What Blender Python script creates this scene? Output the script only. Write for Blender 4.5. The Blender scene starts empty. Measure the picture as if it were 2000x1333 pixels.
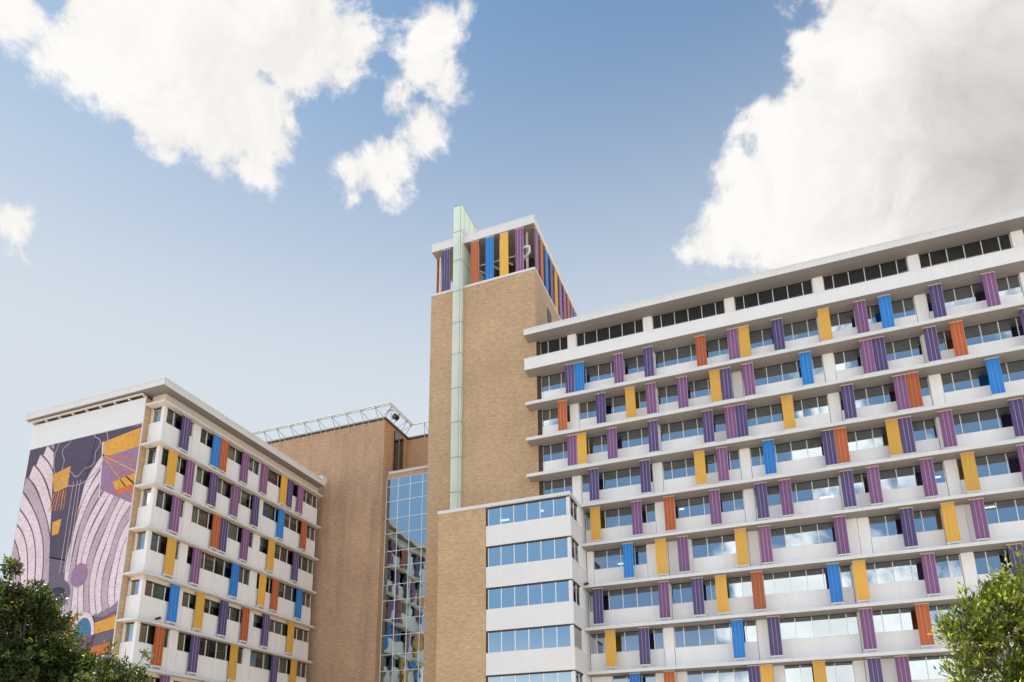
import bpy, math, random
import numpy as np
from mathutils import Vector, Matrix
random.seed(7)
RNG = np.random.default_rng(11)
sc = bpy.context.scene
COL = sc.collection
GZ = -1.6                       # ground level; the camera is the origin

# ------------------------------------------------------------------ helpers
def srgb(r, g, b):
    f = lambda c: (c/255)/12.92 if c/255 <= .04045 else ((c/255+.055)/1.055)**2.4
    return (f(r), f(g), f(b), 1)

class MB:
    def __init__(s): s.v=[]; s.f=[]; s.m=[]
    def box(s, x0, x1, y0, y1, z0, z1, m=0, T=None):
        if x0>x1: x0,x1=x1,x0
        if y0>y1: y0,y1=y1,y0
        if z0>z1: z0,z1=z1,z0
        n=len(s.v)
        P=[(x0,y0,z0),(x1,y0,z0),(x1,y1,z0),(x0,y1,z0),(x0,y0,z1),(x1,y0,z1),(x1,y1,z1),(x0,y1,z1)]
        if T: P=[T(*p) for p in P]
        s.v+=P
        s.f+=[(n,n+3,n+2,n+1),(n+4,n+5,n+6,n+7),(n,n+1,n+5,n+4),(n+1,n+2,n+6,n+5),(n+2,n+3,n+7,n+6),(n+3,n,n+4,n+7)]
        s.m+=[m]*6 if not isinstance(m,(list,tuple)) else list(m)
        return s
    def quad(s, pts, m=0):
        n=len(s.v); s.v+=list(pts); s.f.append(tuple(range(n,n+len(pts)))); s.m.append(m)
    def tube(s, a, b, r, m=0, n=8, r2=None):
        a=Vector(a); b=Vector(b); d=(b-a).normalized(); r2=r if r2 is None else r2
        u=d.orthogonal().normalized(); w=d.cross(u); k=len(s.v)
        for c,rr in ((a,r),(b,r2)):
            for i in range(n):
                t=2*math.pi*i/n; s.v.append(tuple(c+u*math.cos(t)*rr+w*math.sin(t)*rr))
        for i in range(n):
            j=(i+1)%n; s.f.append((k+i,k+j,k+n+j,k+n+i)); s.m.append(m)
        s.f.append(tuple(k+i for i in range(n))[::-1]); s.m.append(m)
        s.f.append(tuple(k+n+i for i in range(n))); s.m.append(m)
    def build(s, name, mats, parent=None, label=None, smooth=False):
        me=bpy.data.meshes.new(name)
        off=Vector((0,0,0))
        if parent is not None:
            q=parent
            while q is not None: off+=q.location; q=q.parent
        me.from_pydata([tuple(Vector(p)-off) for p in s.v],[],s.f)
        if not isinstance(mats,(list,tuple)): mats=[mats]
        for m in mats: me.materials.append(m)
        me.polygons.foreach_set('material_index',s.m)
        if smooth: me.polygons.foreach_set('use_smooth',[True]*len(s.f))
        me.update()
        o=bpy.data.objects.new(name,me); COL.objects.link(o)
        if parent is not None: o.parent=parent
        if label: o['label']=label
        return o

def thing(name, loc, label, cat, group=None):
    o=bpy.data.objects.new(name,None); COL.objects.link(o); o.location=loc
    o.empty_display_size=.5
    o['label']=label; o['category']=cat
    if group: o['group']=group
    return o

# ------------------------------------------------------------------ materials
def new_mat(name):
    m=bpy.data.materials.new(name); m.use_nodes=True
    nt=m.node_tree; b=nt.nodes['Principled BSDF']
    return m,nt,b
def N(nt,t,**k):
    n=nt.nodes.new(t)
    for a,v in k.items():
        if a.startswith('i_'): n.inputs[a[2:].replace('_',' ')].default_value=v
        else: setattr(n,a,v)
    return n
def mathn(nt,op,a,b=None,clamp=False):
    n=nt.nodes.new('ShaderNodeMath'); n.operation=op; n.use_clamp=clamp
    for i,x in enumerate((a,b)):
        if x is None: continue
        if isinstance(x,(int,float)): n.inputs[i].default_value=x
        else: nt.links.new(x,n.inputs[i])
    return n.outputs[0]
def mixc(nt,fac,a,b,mode='MIX'):
    n=nt.nodes.new('ShaderNodeMix'); n.data_type='RGBA'; n.blend_type=mode
    for s,x in ((n.inputs[0],fac),(n.inputs[6],a),(n.inputs[7],b)):
        if hasattr(x,'links'): nt.links.new(x,s)
        else: s.default_value=x
    return n.outputs[2]
def ramp(nt,src,stops):
    r=nt.nodes.new('ShaderNodeValToRGB'); cr=r.color_ramp
    while len(cr.elements)<len(stops): cr.elements.new(.5)
    for e,(p,c) in zip(cr.elements,stops): e.position=p; e.color=c if len(c)==4 else (*c,1)
    nt.links.new(src,r.inputs[0]); return r.outputs[0]

def paint(name, col, rough=.55, stain=.12, scale=1.0, metallic=0, spec=.4, grime=None):
    """painted panel: base colour, soft blotches, vertical rain streaks"""
    m,nt,b=new_mat(name)
    geo=N(nt,'ShaderNodeNewGeometry')
    mp=N(nt,'ShaderNodeMapping'); mp.inputs['Scale'].default_value=(2.2*scale,2.2*scale,.22*scale)
    nt.links.new(geo.outputs['Position'],mp.inputs['Vector'])
    n1=N(nt,'ShaderNodeTexNoise',i_Scale=1.0,i_Detail=6.,i_Roughness=.6); nt.links.new(mp.outputs[0],n1.inputs['Vector'])
    n2=N(nt,'ShaderNodeTexNoise',i_Scale=.5*scale,i_Detail=4.); nt.links.new(geo.outputs['Position'],n2.inputs['Vector'])
    f1=ramp(nt,n1.outputs['Fac'],[(.45,(0,0,0)),(.75,(1,1,1))])
    f2=ramp(nt,n2.outputs['Fac'],[(.4,(0,0,0)),(.7,(1,1,1))])
    dark=tuple(c*.72 for c in col[:3])+(1,)
    if grime: dark=grime
    c=mixc(nt,mathn(nt,'MULTIPLY',f1,stain),col,dark)
    c=mixc(nt,mathn(nt,'MULTIPLY',f2,stain*.7),c,dark)
    if name.startswith('sunshade'):
        oi=N(nt,'ShaderNodeObjectInfo')
        c=mixc(nt,1.,c,ramp(nt,oi.outputs['Random'],[(0.,(.86,.87,.90)),(1.,(1.08,1.06,1.04))]),'MULTIPLY')
    nt.links.new(c,b.inputs['Base Color'])
    b.inputs['Roughness'].default_value=rough; b.inputs['Metallic'].default_value=metallic
    b.inputs['Specular IOR Level'].default_value=spec
    return m

def brick(name, c1, c2, mortar, stains=.0, zstain=None):
    m,nt,b=new_mat(name)
    geo=N(nt,'ShaderNodeNewGeometry')
    sp=N(nt,'ShaderNodeSeparateXYZ'); nt.links.new(geo.outputs['Position'],sp.inputs[0])
    u=mathn(nt,'ADD',sp.outputs[0],sp.outputs[1])
    cb=N(nt,'ShaderNodeCombineXYZ'); nt.links.new(u,cb.inputs[0]); nt.links.new(sp.outputs[2],cb.inputs[1])
    br=N(nt,'ShaderNodeTexBrick'); br.offset=.5
    nt.links.new(cb.outputs[0],br.inputs['Vector'])
    br.inputs['Color1'].default_value=c1; br.inputs['Color2'].default_value=c2; br.inputs['Mortar'].default_value=mortar
    br.inputs['Scale'].default_value=1.; br.inputs['Mortar Size'].default_value=.008
    br.inputs['Brick Width'].default_value=.30; br.inputs['Row Height'].default_value=.095; br.inputs['Bias'].default_value=-.1
    # course-long tonal streaks, as batches of brick differ
    mp=N(nt,'ShaderNodeMapping'); mp.inputs['Scale'].default_value=(1.8,5.5,1); nt.links.new(cb.outputs[0],mp.inputs['Vector'])
    n1=N(nt,'ShaderNodeTexNoise',i_Scale=1.,i_Detail=7.,i_Roughness=.8); nt.links.new(mp.outputs[0],n1.inputs['Vector'])
    f=ramp(nt,n1.outputs['Fac'],[(.32,(.72,.70,.68)),(.5,(1,1,1)),(.68,(1.22,1.19,1.13))])
    c=mixc(nt,1.,br.outputs['Color'],f,'MULTIPLY')
    n3=N(nt,'ShaderNodeTexNoise',i_Scale=.22,i_Detail=3.); nt.links.new(cb.outputs[0],n3.inputs['Vector'])
    f3=ramp(nt,n3.outputs['Fac'],[(.3,(.90,.88,.86)),(.7,(1.06,1.05,1.05))])
    c=mixc(nt,1.,c,f3,'MULTIPLY')
    if stains:
        mp2=N(nt,'ShaderNodeMapping'); mp2.inputs['Scale'].default_value=(.55,.05,1); nt.links.new(cb.outputs[0],mp2.inputs['Vector'])
        n2=N(nt,'ShaderNodeTexNoise',i_Scale=1.,i_Detail=5.,i_Roughness=.65); nt.links.new(mp2.outputs[0],n2.inputs['Vector'])
        f2=ramp(nt,n2.outputs['Fac'],[(.5,(0,0,0)),(.75,(1,1,1))])
        c=mixc(nt,mathn(nt,'MULTIPLY',f2,stains),c,(.10,.065,.04,1))
    nt.links.new(c,b.inputs['Base Color']); b.inputs['Roughness'].default_value=.85
    bp=N(nt,'ShaderNodeBump',i_Strength=.25,i_Distance=.01); nt.links.new(br.outputs['Fac'],bp.inputs['Height']); bp.invert=True
    nt.links.new(bp.outputs[0],b.inputs['Normal'])
    return m

def glass(name, refl=.5, tint=(.55,.62,.60,1), gl=(.86,.93,1,1), wob=.0, wscale=.6):
    m,nt,b=new_mat(name); nt.nodes.remove(b)
    out=[n for n in nt.nodes if n.type=='OUTPUT_MATERIAL'][0]
    tr=N(nt,'ShaderNodeBsdfTransparent'); tr.inputs[0].default_value=tint
    g=N(nt,'ShaderNodeBsdfGlossy'); g.inputs['Color'].default_value=gl; g.inputs['Roughness'].default_value=.0
    fr=N(nt,'ShaderNodeFresnel',i_IOR=1.5)
    fac=mathn(nt,'ADD',mathn(nt,'MULTIPLY',fr.outputs[0],1-refl),refl,True)
    mx=N(nt,'ShaderNodeMixShader'); nt.links.new(fac,mx.inputs[0]); nt.links.new(tr.outputs[0],mx.inputs[1]); nt.links.new(g.outputs[0],mx.inputs[2])
    nt.links.new(mx.outputs[0],out.inputs[0])
    if wob:
        geo=N(nt,'ShaderNodeNewGeometry')
        n=N(nt,'ShaderNodeTexNoise',i_Scale=wscale,i_Detail=1.5); nt.links.new(geo.outputs['Position'],n.inputs['Vector'])
        bp=N(nt,'ShaderNodeBump',i_Strength=1.,i_Distance=wob); nt.links.new(n.outputs['Fac'],bp.inputs['Height'])
        nt.links.new(bp.outputs[0],g.inputs['Normal'])
    return m

WHITE=paint('white_panel_paint',(.87,.85,.825,1),.5,.14,grime=(.50,.47,.43,1))
WHITE2=paint('white_stucco',(.68,.68,.67,1),.6,.10,.7,grime=(.52,.50,.47,1))
TRIM=paint('white_trim_metal',(.65,.64,.622,1),.40,.24,1.6)
BAND=paint('white_band_paint',(.70,.688,.67,1),.5,.16)
WHITEL=paint('ward_panel_paint',(.77,.752,.73,1),.5,.14,grime=(.46,.43,.39,1))
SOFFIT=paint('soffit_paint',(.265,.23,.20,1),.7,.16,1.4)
BEIGE=paint('beige_render',(.66,.58,.48,1),.7,.18,1.2)
ALU=paint('window_aluminium',(.80,.80,.78,1),.35,.05,3.,metallic=.2)
GREYM=paint('roof_edge_metal',(.62,.62,.62,1),.4,.12,1.5,metallic=.1)
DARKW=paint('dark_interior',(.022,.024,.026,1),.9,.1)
CEIL=paint('dark_ceiling',(.10,.10,.10,1),.9,.1)
ROOFM=paint('roof_membrane',(.35,.33,.30,1),.9,.2)
GALV=paint('galvanised_steel',(.33,.36,.33,1),.45,.25,2.,metallic=.3)
RUST=paint('painted_steel_tan',(.62,.52,.38,1),.5,.2,2.)
BLACK=paint('black_metal',(.02,.02,.02,1),.4,.05)
DKBR=paint('dark_brown_metal',(.05,.032,.022,1),.6,.2)
BR_T=brick('tan_brick_tower',(.49,.335,.195,1),(.40,.265,.145,1),(.46,.35,.24,1),.10)
BR_W=brick('tan_brick_wing',(.53,.36,.205,1),(.45,.29,.16,1),(.48,.37,.24,1),.10)
BR_C=brick('brown_brick_centre',(.51,.335,.21,1),(.44,.275,.165,1),(.40,.29,.20,1),.36)
GL_M=glass('ribbon_window_glass',.50,(.42,.52,.48,1),(.70,.82,.90,1),.0012,.9)
GL_W=glass('blue_window_glass',.60,(.35,.48,.55,1),(.80,.95,1,1),.0014,.8)
GL_L=glass('ward_window_glass',.13,(.72,.76,.72,1),(.85,.9,.95,1),.0004,.8)
GL_C=glass('curtain_wall_glass',.62,(.2,.25,.28,1),(.70,.84,.88,1),.010,.75)
GL_D=glass('dark_tinted_glass',.16,(.16,.17,.17,1),(.8,.85,.9,1),.0004,.6)

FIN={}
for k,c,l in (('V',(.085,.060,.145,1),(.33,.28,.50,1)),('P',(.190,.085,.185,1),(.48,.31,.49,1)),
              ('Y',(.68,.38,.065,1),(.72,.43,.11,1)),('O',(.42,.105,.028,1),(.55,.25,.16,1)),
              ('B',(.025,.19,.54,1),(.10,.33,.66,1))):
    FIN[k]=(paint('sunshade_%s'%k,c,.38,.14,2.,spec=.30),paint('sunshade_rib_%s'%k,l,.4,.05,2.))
FNAME=dict(V='dark violet',P='plum purple',Y='golden yellow',O='burnt orange',B='bright blue')

# ------------------------------------------------------------------ reusable facade pieces
# T maps (u along facade, w depth behind the slab edge, z up) to the scene
TM=lambda u,w,z:(u,56.25+w,z)               # long right-hand facade (faces -Y)
TL=lambda u,w,z:(-44.46-w,u,z)              # ward building facade (faces +X)
TLF=lambda u,w,z:(u,38.88+w,z)              # ward building front corner (faces -Y)

fin_cache={}
def fin_mesh(kind,W,H,face):
    """ribbed sunshade: three folded pans with pale ribs; local origin bottom-left, faces -Y ('m') or +X ('l')"""
    key=(kind,W,round(H,2),face)
    if key in fin_cache: return fin_cache[key]
    mb=MB(); d=.10
    prof=[]; p=W/3
    # profile points (u, depth, mat for the following face)
    for i in range(3):
        a=i*p
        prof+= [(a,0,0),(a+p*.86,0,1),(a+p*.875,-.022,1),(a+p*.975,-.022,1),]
    prof+=[(W,0,0)]
    prof[10+1]=(W-.001,0,0); prof=prof[:11]+[(W,0,0)]
    mp=(lambda u,w,z:(u,w,z)) if face=='m' else (lambda u,w,z:(-w,u,z))
    n=len(prof)
    for i in range(n-1):
        (a,w0,m0),(b,w1,_)=prof[i],prof[i+1]
        mb.quad([mp(a,w0,0),mp(b,w1,0),mp(b,w1,H),mp(a,w0,H)],m0)
    mb.quad([mp(0,d,0),mp(0,d,H),mp(W,d,H),mp(W,d,0)],0)
    mb.quad([mp(0,0,0),mp(0,0,H),mp(0,d,H),mp(0,d,0)],0)
    mb.quad([mp(W,0,0),mp(W,d,0),mp(W,d,H),mp(W,0,H)],0)
    mb.quad([mp(0,0,H),mp(W,0,H),mp(W,d,H),mp(0,d,H)],0)
    mb.quad([mp(0,0,0),mp(0,d,0),mp(W,d,0),mp(W,0,0)],0)
    me=bpy.data.meshes.new('sunshade_panel'); me.from_pydata(mb.v,[],mb.f)
    for m in FIN[kind]: me.materials.append(m)
    me.polygons.foreach_set('material_index',mb.m); me.update()
    fin_cache[key]=me; return me
br_cache={}
def bracket_mesh(W,H,face,legs,top):
    key=(W,round(H,2),face,legs,top)
    if key in br_cache: return br_cache[key]
    mb=MB(); mp=(lambda u,w,z:(u,w,z)) if face=='m' else (lambda u,w,z:(-w,u,z))
    if not top:
        mb.box(-.03,W+.03,-.03,.16,-.13,-.012,0,mp)
        if legs: mb.box(.0,.12,.0,.14,-.14-legs,-.125,0,mp); mb.box(W-.12,W,.0,.14,-.14-legs,-.125,0,mp)
    else: mb.box(-.03,W+.03,-.03,.14,H+.012,H+.07,1,mp)
    me=bpy.data.meshes.new('head_bracket' if top else 'foot_bracket'); me.from_pydata(mb.v,[],mb.f)
    me.materials.append(TRIM); me.materials.append(BEIGE)
    me.polygons.foreach_set('material_index',mb.m); me.update()
    br_cache[key]=me; return me
def add_fin(parent,kind,loc,W,H,face,legs=.12,bracket=True):
    o=bpy.data.objects.new('sunshade_panel',fin_mesh(kind,W,H,face)); COL.objects.link(o)
    o.parent=parent; o.location=Vector(loc)-parent.location
    o['label']='%s ribbed sunshade panel'%FNAME[kind]
    if bracket:
        for tp in (0,1):
            b=bpy.data.objects.new('head_bracket' if tp else 'foot_bracket',bracket_mesh(W,H,face,legs,tp)); COL.objects.link(b); b.parent=o
    return o

def window(parent,T,u0,u1,z0,z1,w,muls,gmat,blinds=None,fm=ALU,fw=.045,horiz=(),name='window',depth=.07,wob=.007):
    mb=MB()
    mb.box(u0,u1,w-.01,w+depth,z0,z0+fw,0,T); mb.box(u0,u1,w-.01,w+depth,z1-fw,z1,1,T)
    mb.box(u0,u0+fw,w-.012,w+depth,z0+fw,z1-fw,0,T); mb.box(u1-fw,u1,w-.012,w+depth,z0+fw,z1-fw,0,T)
    mu=[m for m in muls if u0+.15<m<u1-.15]
    for m in mu: mb.box(m-.028,m+.028,w-.014,w+depth,z0+fw,z1-fw,0,T)
    hz=[h for h in horiz if z0+.1<h<z1-.1]
    for h in hz: mb.box(u0+fw,u1-fw,w-.008,w+depth-.01,h-.025,h+.025,0,T)
    win=mb.build(name,[fm,DKBR if name=='window' else fm],parent)
    us=[u0+fw*.5]+mu+[u1-fw*.5]; zs=[z0+.02]+hz+[z1-.02]
    gb=MB()
    for a,b in zip(us[:-1],us[1:]):
        for c,d in zip(zs[:-1],zs[1:]):
            j=[RNG.uniform(-wob,wob) for _ in range(3)]
            q=w+.035
            gb.quad([T(a,q+j[0],c),T(b,q+j[1],c),T(b,q+j[1]+j[2],d),T(a,q+j[0]+j[2],d)])
    gb.build('glass',gmat,win)
    if blinds:
        bb=MB()
        for a,b in zip(us[:-1],us[1:]):
            if b-a<.2: continue
            r=random.random()
            if r<.18: continue
            drop=random.choice((.35,.55,1.,1.,1.))*(z1-z0)
            mi=random.choices(range(len(blinds)),[4,4,3,2,1][:len(blinds)])[0]
            bb.box(a+.03,b-.03,w+.13,w+.14,z1-.03-drop+.05,z1-.03,mi,T)
        if bb.f: bb.build('blind',blinds,win)
    return win

# ------------------------------------------------------------------ 1. long hospital building
S=[37.69,34.10,30.50,26.93,23.33,19.71,16.08,12.43,8.80,5.18,1.56]      # slab undersides
HB=thing('hospital_building',(3.,60,GZ),'long white hospital block with coloured sunshade panels, right of the brick tower','building')
XE=27.2
piers=[-15.54+7.17*k for k in range(7)]
def roofslab():
    mb=MB()
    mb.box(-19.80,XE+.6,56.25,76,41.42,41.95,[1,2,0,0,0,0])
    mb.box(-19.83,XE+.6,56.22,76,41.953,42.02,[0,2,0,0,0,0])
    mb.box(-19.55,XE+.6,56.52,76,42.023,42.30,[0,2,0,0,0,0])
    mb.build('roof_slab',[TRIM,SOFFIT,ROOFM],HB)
    for i in range(9):                       # fascia joint covers
        pass
roofslab()
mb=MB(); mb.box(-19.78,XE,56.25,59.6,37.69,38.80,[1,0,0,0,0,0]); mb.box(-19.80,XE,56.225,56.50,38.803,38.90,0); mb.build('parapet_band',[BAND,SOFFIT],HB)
for k in range(1,11):
    x0=-19.75 if k<=4 else -14.905
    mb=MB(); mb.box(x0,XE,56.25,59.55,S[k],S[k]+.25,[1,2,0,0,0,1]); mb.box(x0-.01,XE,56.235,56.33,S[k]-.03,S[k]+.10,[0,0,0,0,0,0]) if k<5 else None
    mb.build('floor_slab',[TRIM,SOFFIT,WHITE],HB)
# closed body behind the windows
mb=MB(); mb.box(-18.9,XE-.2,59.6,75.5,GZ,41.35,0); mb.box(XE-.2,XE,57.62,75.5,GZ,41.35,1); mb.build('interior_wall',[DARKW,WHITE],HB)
for p in piers[:-1]:
    mb=MB()
    z0=GZ if p>-14.9 else 23.4
    mb.box(p-.40,p+.40,57.78,58.15,z0,41.419,0)
    mb.build('pier',WHITE,HB)
rows=[(41.41,37.69,39.75)]+[(S[k-1],S[k],S[k]+1.94) for k in range(1,11)]
blank={6:[(-14.9,-14.34),(-9.72,-6.05),(-2.55,.05),(4.82,7.17),(12.05,14.32)],
       9:[(-14.9,-13.15),(-9.6,-7.17),(-2.42,.05),(4.82,8.32)],
       10:[(-14.9,-7.2),(-2.4,4.8)]}
MUL=[-1.2+1.195*j for j in range(-15,25)]
for r,(zt,zb,zs) in enumerate(rows):
    lo=-18.70 if r<=4 else -14.90
    edges=[(a+.42,b-.42) for a,b in zip([lo-.42]+[p for p in piers if p>lo+.5],[p for p in piers if p>lo+.5]+[XE+.3])]
    for a,b in edges:
        if b-a<.3: continue
        segs=[(a,b)]
        for c,d in blank.get(r,[]):
            ns=[]
            for s0,s1 in segs:
                if d<=s0 or c>=s1: ns.append((s0,s1)); continue
                if c-s0>.3: ns.append((s0,c))
                if s1-d>.3: ns.append((d,s1))
                mbk=MB(); mbk.box(max(c,s0)+.012,min(d,s1)-.012,57.83,58.0,zb+.262,zt-.003,0); mbk.build('wall_panel',WHITE,HB)
            segs=ns
        for s0,s1 in segs:
            if r>0:
                mbk=MB(); mbk.box(s0+.015,s1-.015,57.85,58.05,zb+.275,zs-.004,0); mbk.build('spandrel_panel',WHITE,HB)
            else:
                mbk=MB(); mbk.box(s0,s1,57.85,58.05,38.9,zs-.004,0); mbk.build('spandrel_panel',WHITE,HB)
            window(HB,TM,s0,s1,zs,zt-.004,1.70,MUL,GL_M if r else GL_D,fw=.05)
# left jamb where the block meets the tower
mb=MB(); mb.box(-18.98,-18.71,57.66,58.1,23.5,41.4,0); mb.build('end_jamb',DKBR,HB)
fins={1:[('V',-16.0),('B',-15.1),('P',-11.48),('V',-8.78),('O',-4.28),('P',-1.62),('Y',-.70),('V',1.98),('Y',5.55),('P',8.26),('B',10.04),('V',13.62),('P',17.18)],
2:[('O',-16.82),('V',-13.25),('Y',-10.6),('P',-8.78),('P',-6.1),('Y',-3.37),('V',-2.48),('P',-.68),('B',3.77),('P',8.26),('V',9.14),('V',12.74),('O',14.52),('V',19.05)],
3:[('P',-16.03),('Y',-15.13),('P',-12.4),('V',-8.81),('V',-4.24),('P',-2.43),('V',-1.56),('Y',2.03),('V',6.48),('P',10.15),('O',11.03),('B',16.33)],
4:[('V',-14.17),('V',-9.7),('Y',-5.17),('P',-3.37),('B',.24),('V',4.69),('O',5.57),('Y',9.17),('V',10.06),('P',12.75),('V',17.22)],
5:[('Y',-14.19),('P',-10.62),('O',-7.9),('P',-4.25),('V',-.65),('P',1.15),('V',5.57),('P',7.39),('P',10.98),('Y',13.65),('P',17.15)],
6:[('B',-11.54),('Y',-8.82),('P',-7.03),('Y',-2.52),('P',-.72),('P',4.68),('V',9.18),('Y',11.87),('P',13.68)],
7:[('V',-14.26),('P',-8.81),('V',-6.15),('Y',-4.33),('O',-1.63),('B',3.8),('Y',5.58),('P',10.08),('V',15.43)],
8:[('Y',-13.36),('V',-10.62),('B',-3.42),('V',-.76),('P',5.58),('O',9.2)],
9:[('B',-11.54),('O',-8.81),('V',-2.5),('Y',-1.62),('Y',2.03),('V',5.68),('P',7.44)]}
for r,L in fins.items():
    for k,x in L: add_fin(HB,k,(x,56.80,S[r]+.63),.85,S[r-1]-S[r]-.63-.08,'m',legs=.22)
# lamps seen inside through the glass
LAMP,nt,b=new_mat('lamp_diffuser'); b.inputs['Emission Color'].default_value=(1,.96,.88,1); b.inputs['Emission Strength'].default_value=2.2
for (x,z,l) in ((-8.6,22.75,.55),(-12.4,16.9+1.7,1.2),(-8.55,21.95,.5),(-6.9,22.8,.4),(4.1,22.1,1.0),(12.0,22.5,.6),(1.75,10.9,1.3),(14.8,19.6,.9)):
    mb=MB(); mb.box(x,x+l,58.7,58.85,z-.05,z+.04); mb.build('interior_lamp',LAMP,HB)
# small roof ladder rail beside the tower
mb=MB(); mb.tube((-18.7,62.2,42.2),(-18.7,62.2,46.9),.05); mb.tube((-18.7,62.2,46.9),(-18.7,65.5,42.4),.04); mb.build('roof_brace',RUST,HB)

# ------------------------------------------------------------------ 2. brick tower
TW=thing('brick_tower',(-24.7,65,GZ),'tall tan brick tower with a pale green glass fin and open slatted rooftop screen','tower')
mb=MB(); mb.box(-30.40,-19.02,57.60,74,GZ,49.62,0); mb.build('brick_wall',BR_T,TW)
mb=MB()
mb.box(-30.44,-18.98,57.56,57.85,49.623,49.85); mb.box(-30.44,-30.14,57.85,74.04,49.623,49.85); mb.box(-19.28,-18.98,57.85,74.04,49.623,49.85); mb.box(-30.14,-19.28,73.74,74.04,49.623,49.85)
mb.build('coping',TRIM,TW)
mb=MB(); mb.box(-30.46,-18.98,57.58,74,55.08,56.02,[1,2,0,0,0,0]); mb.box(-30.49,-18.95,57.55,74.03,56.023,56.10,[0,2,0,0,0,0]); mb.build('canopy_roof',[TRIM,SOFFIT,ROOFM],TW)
# glass fin
GF,nt,b=new_mat('pale_green_glass_panel'); out=[n for n in nt.nodes if n.type=='OUTPUT_MATERIAL'][0]
b.inputs['Base Color'].default_value=(.60,.78,.64,1); b.inputs['Roughness'].default_value=.14
geo=N(nt,'ShaderNodeNewGeometry'); nz=N(nt,'ShaderNodeTexNoise',i_Scale=.35,i_Detail=3.); nt.links.new(geo.outputs['Position'],nz.inputs['Vector'])
cc=ramp(nt,nz.outputs['Fac'],[(.3,(.68,.79,.73)),(.7,(.80,.87,.80))]); nt.links.new(cc,b.inputs['Base Color'])
tl=N(nt,'ShaderNodeBsdfTranslucent'); tl.inputs[0].default_value=(.92,.95,.84,1)
mx=N(nt,'ShaderNodeMixShader'); mx.inputs[0].default_value=.42; nt.links.new(b.outputs[0],mx.inputs[1]); nt.links.new(tl.outputs[0],mx.inputs[2]); nt.links.new(mx.outputs[0],out.inputs[0])
JT=[59.62,56.35,52.78,49.10,45.42,41.82,38.0,34.32,30.6,27.0,23.6]
gf=MB()
x0,x1=-27.72,-26.74
for a,b_ in zip(JT[1:],JT[:-1]):
    g=.012
    gf.quad([(x0,57.15,a+g),(x1-.0,57.15,a+g),(x1,57.15,b_-g),(x0,57.15,b_-g)])
    yb=57.59 if b_<49.5 else 66.
    for y0,y1 in ([(57.15,57.59)] if b_<49.5 else [(57.16,57.75),(57.78,58.9),(58.93,60.3),(60.33,61.7),(61.73,63.1),(63.13,64.5),(64.53,66)]):
        gf.quad([(x1,y0,a+g),(x1,y1,a+g),(x1,y1,b_-g),(x1,y0,b_-g)])
        gf.quad([(x0,y0,a+g),(x0,y0,b_-g),(x0,y1,b_-g),(x0,y1,a+g)])
gf.build('glass_fin',GF,TW)
fr=MB()
for z in JT:
    yb=57.6 if z<49.5 else 66
    fr.box(x0-.015,x1+.015,57.13,yb,z-.035,z+.035) if z<49.5 or z>56.5 else (fr.box(x0-.015,x1+.015,57.13,57.20,z-.035,z+.035),fr.box(x1-.02,x1+.015,57.2,yb,z-.035,z+.035),fr.box(x0-.015,x0+.02,57.2,yb,z-.035,z+.035))
fr.box(x1-.20,x1-.15,57.135,57.165,23.6,59.6)
fr.box(x0,x0+.04,57.6,57.64,49.9,59.5); 
for y in (57.76,58.915,60.315,61.715,63.115,64.515): fr.box(x1-.03,x1+.012,y-.02,y+.02,49.9,59.55)
fr.build('fin_frame',paint('fin_joint_metal',(.27,.36,.32,1),.4,.1,metallic=.3),TW)
for k,x in (('V',-29.24),('O',-25.95),('B',-24.31),('Y',-22.70),('P',-21.05)):
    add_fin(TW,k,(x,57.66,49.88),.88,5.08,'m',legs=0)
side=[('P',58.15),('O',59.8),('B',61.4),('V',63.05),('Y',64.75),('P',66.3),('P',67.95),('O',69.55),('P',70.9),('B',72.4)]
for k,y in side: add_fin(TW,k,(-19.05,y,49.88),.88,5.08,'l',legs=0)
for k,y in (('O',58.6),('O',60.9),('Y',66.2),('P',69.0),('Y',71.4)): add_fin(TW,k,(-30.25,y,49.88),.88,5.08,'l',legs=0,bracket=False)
mb=MB(); mb.box(-24.9,-20.6,62.2,72,49.4,55.0,0); mb.box(-26.6,-24.9,66,72,49.4,54,0)
mb.build('plant_room',DKBR,TW)
for x,y in [(a,58.5) for a in (-29.9,-25.5,-23.0,-20.1)]+[(a,b) for a in (-29.9,-20.1) for b in (63.,68.,73.)]:
    mb=MB(); mb.box(x-.1,x+.1,y,y+.2,49.4,55.07,0); mb.build('steel_post',TRIM,TW)
mb=MB()
mb.tube((-25.9,58.3,52.4),(-20.6,58.3,52.4),.05); 
for i in range(4):
    x=-25.6+i*1.5; mb.tube((x,58.0,51.9+.1*i),(x+.7,59.2,52.0+.1*i),.10)
mb.tube((-20.45,58.0,52.9),(-19.75,58.3,53.1),.13); mb.tube((-19.75,58.3,53.1),(-19.75,58.3,52.3),.13); mb.tube((-19.75,58.3,52.3),(-20.4,58.4,52.0),.13); mb.tube((-20.4,58.4,52.0),(-20.5,58.2,52.9),.12)
mb.build('pipework',TRIM,TW,smooth=False)
mb=MB(); mb.box(-18.99,-18.96,61.5,62.7,46.3,47.9,0); mb.build('vent_grille',BLACK,TW)

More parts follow.
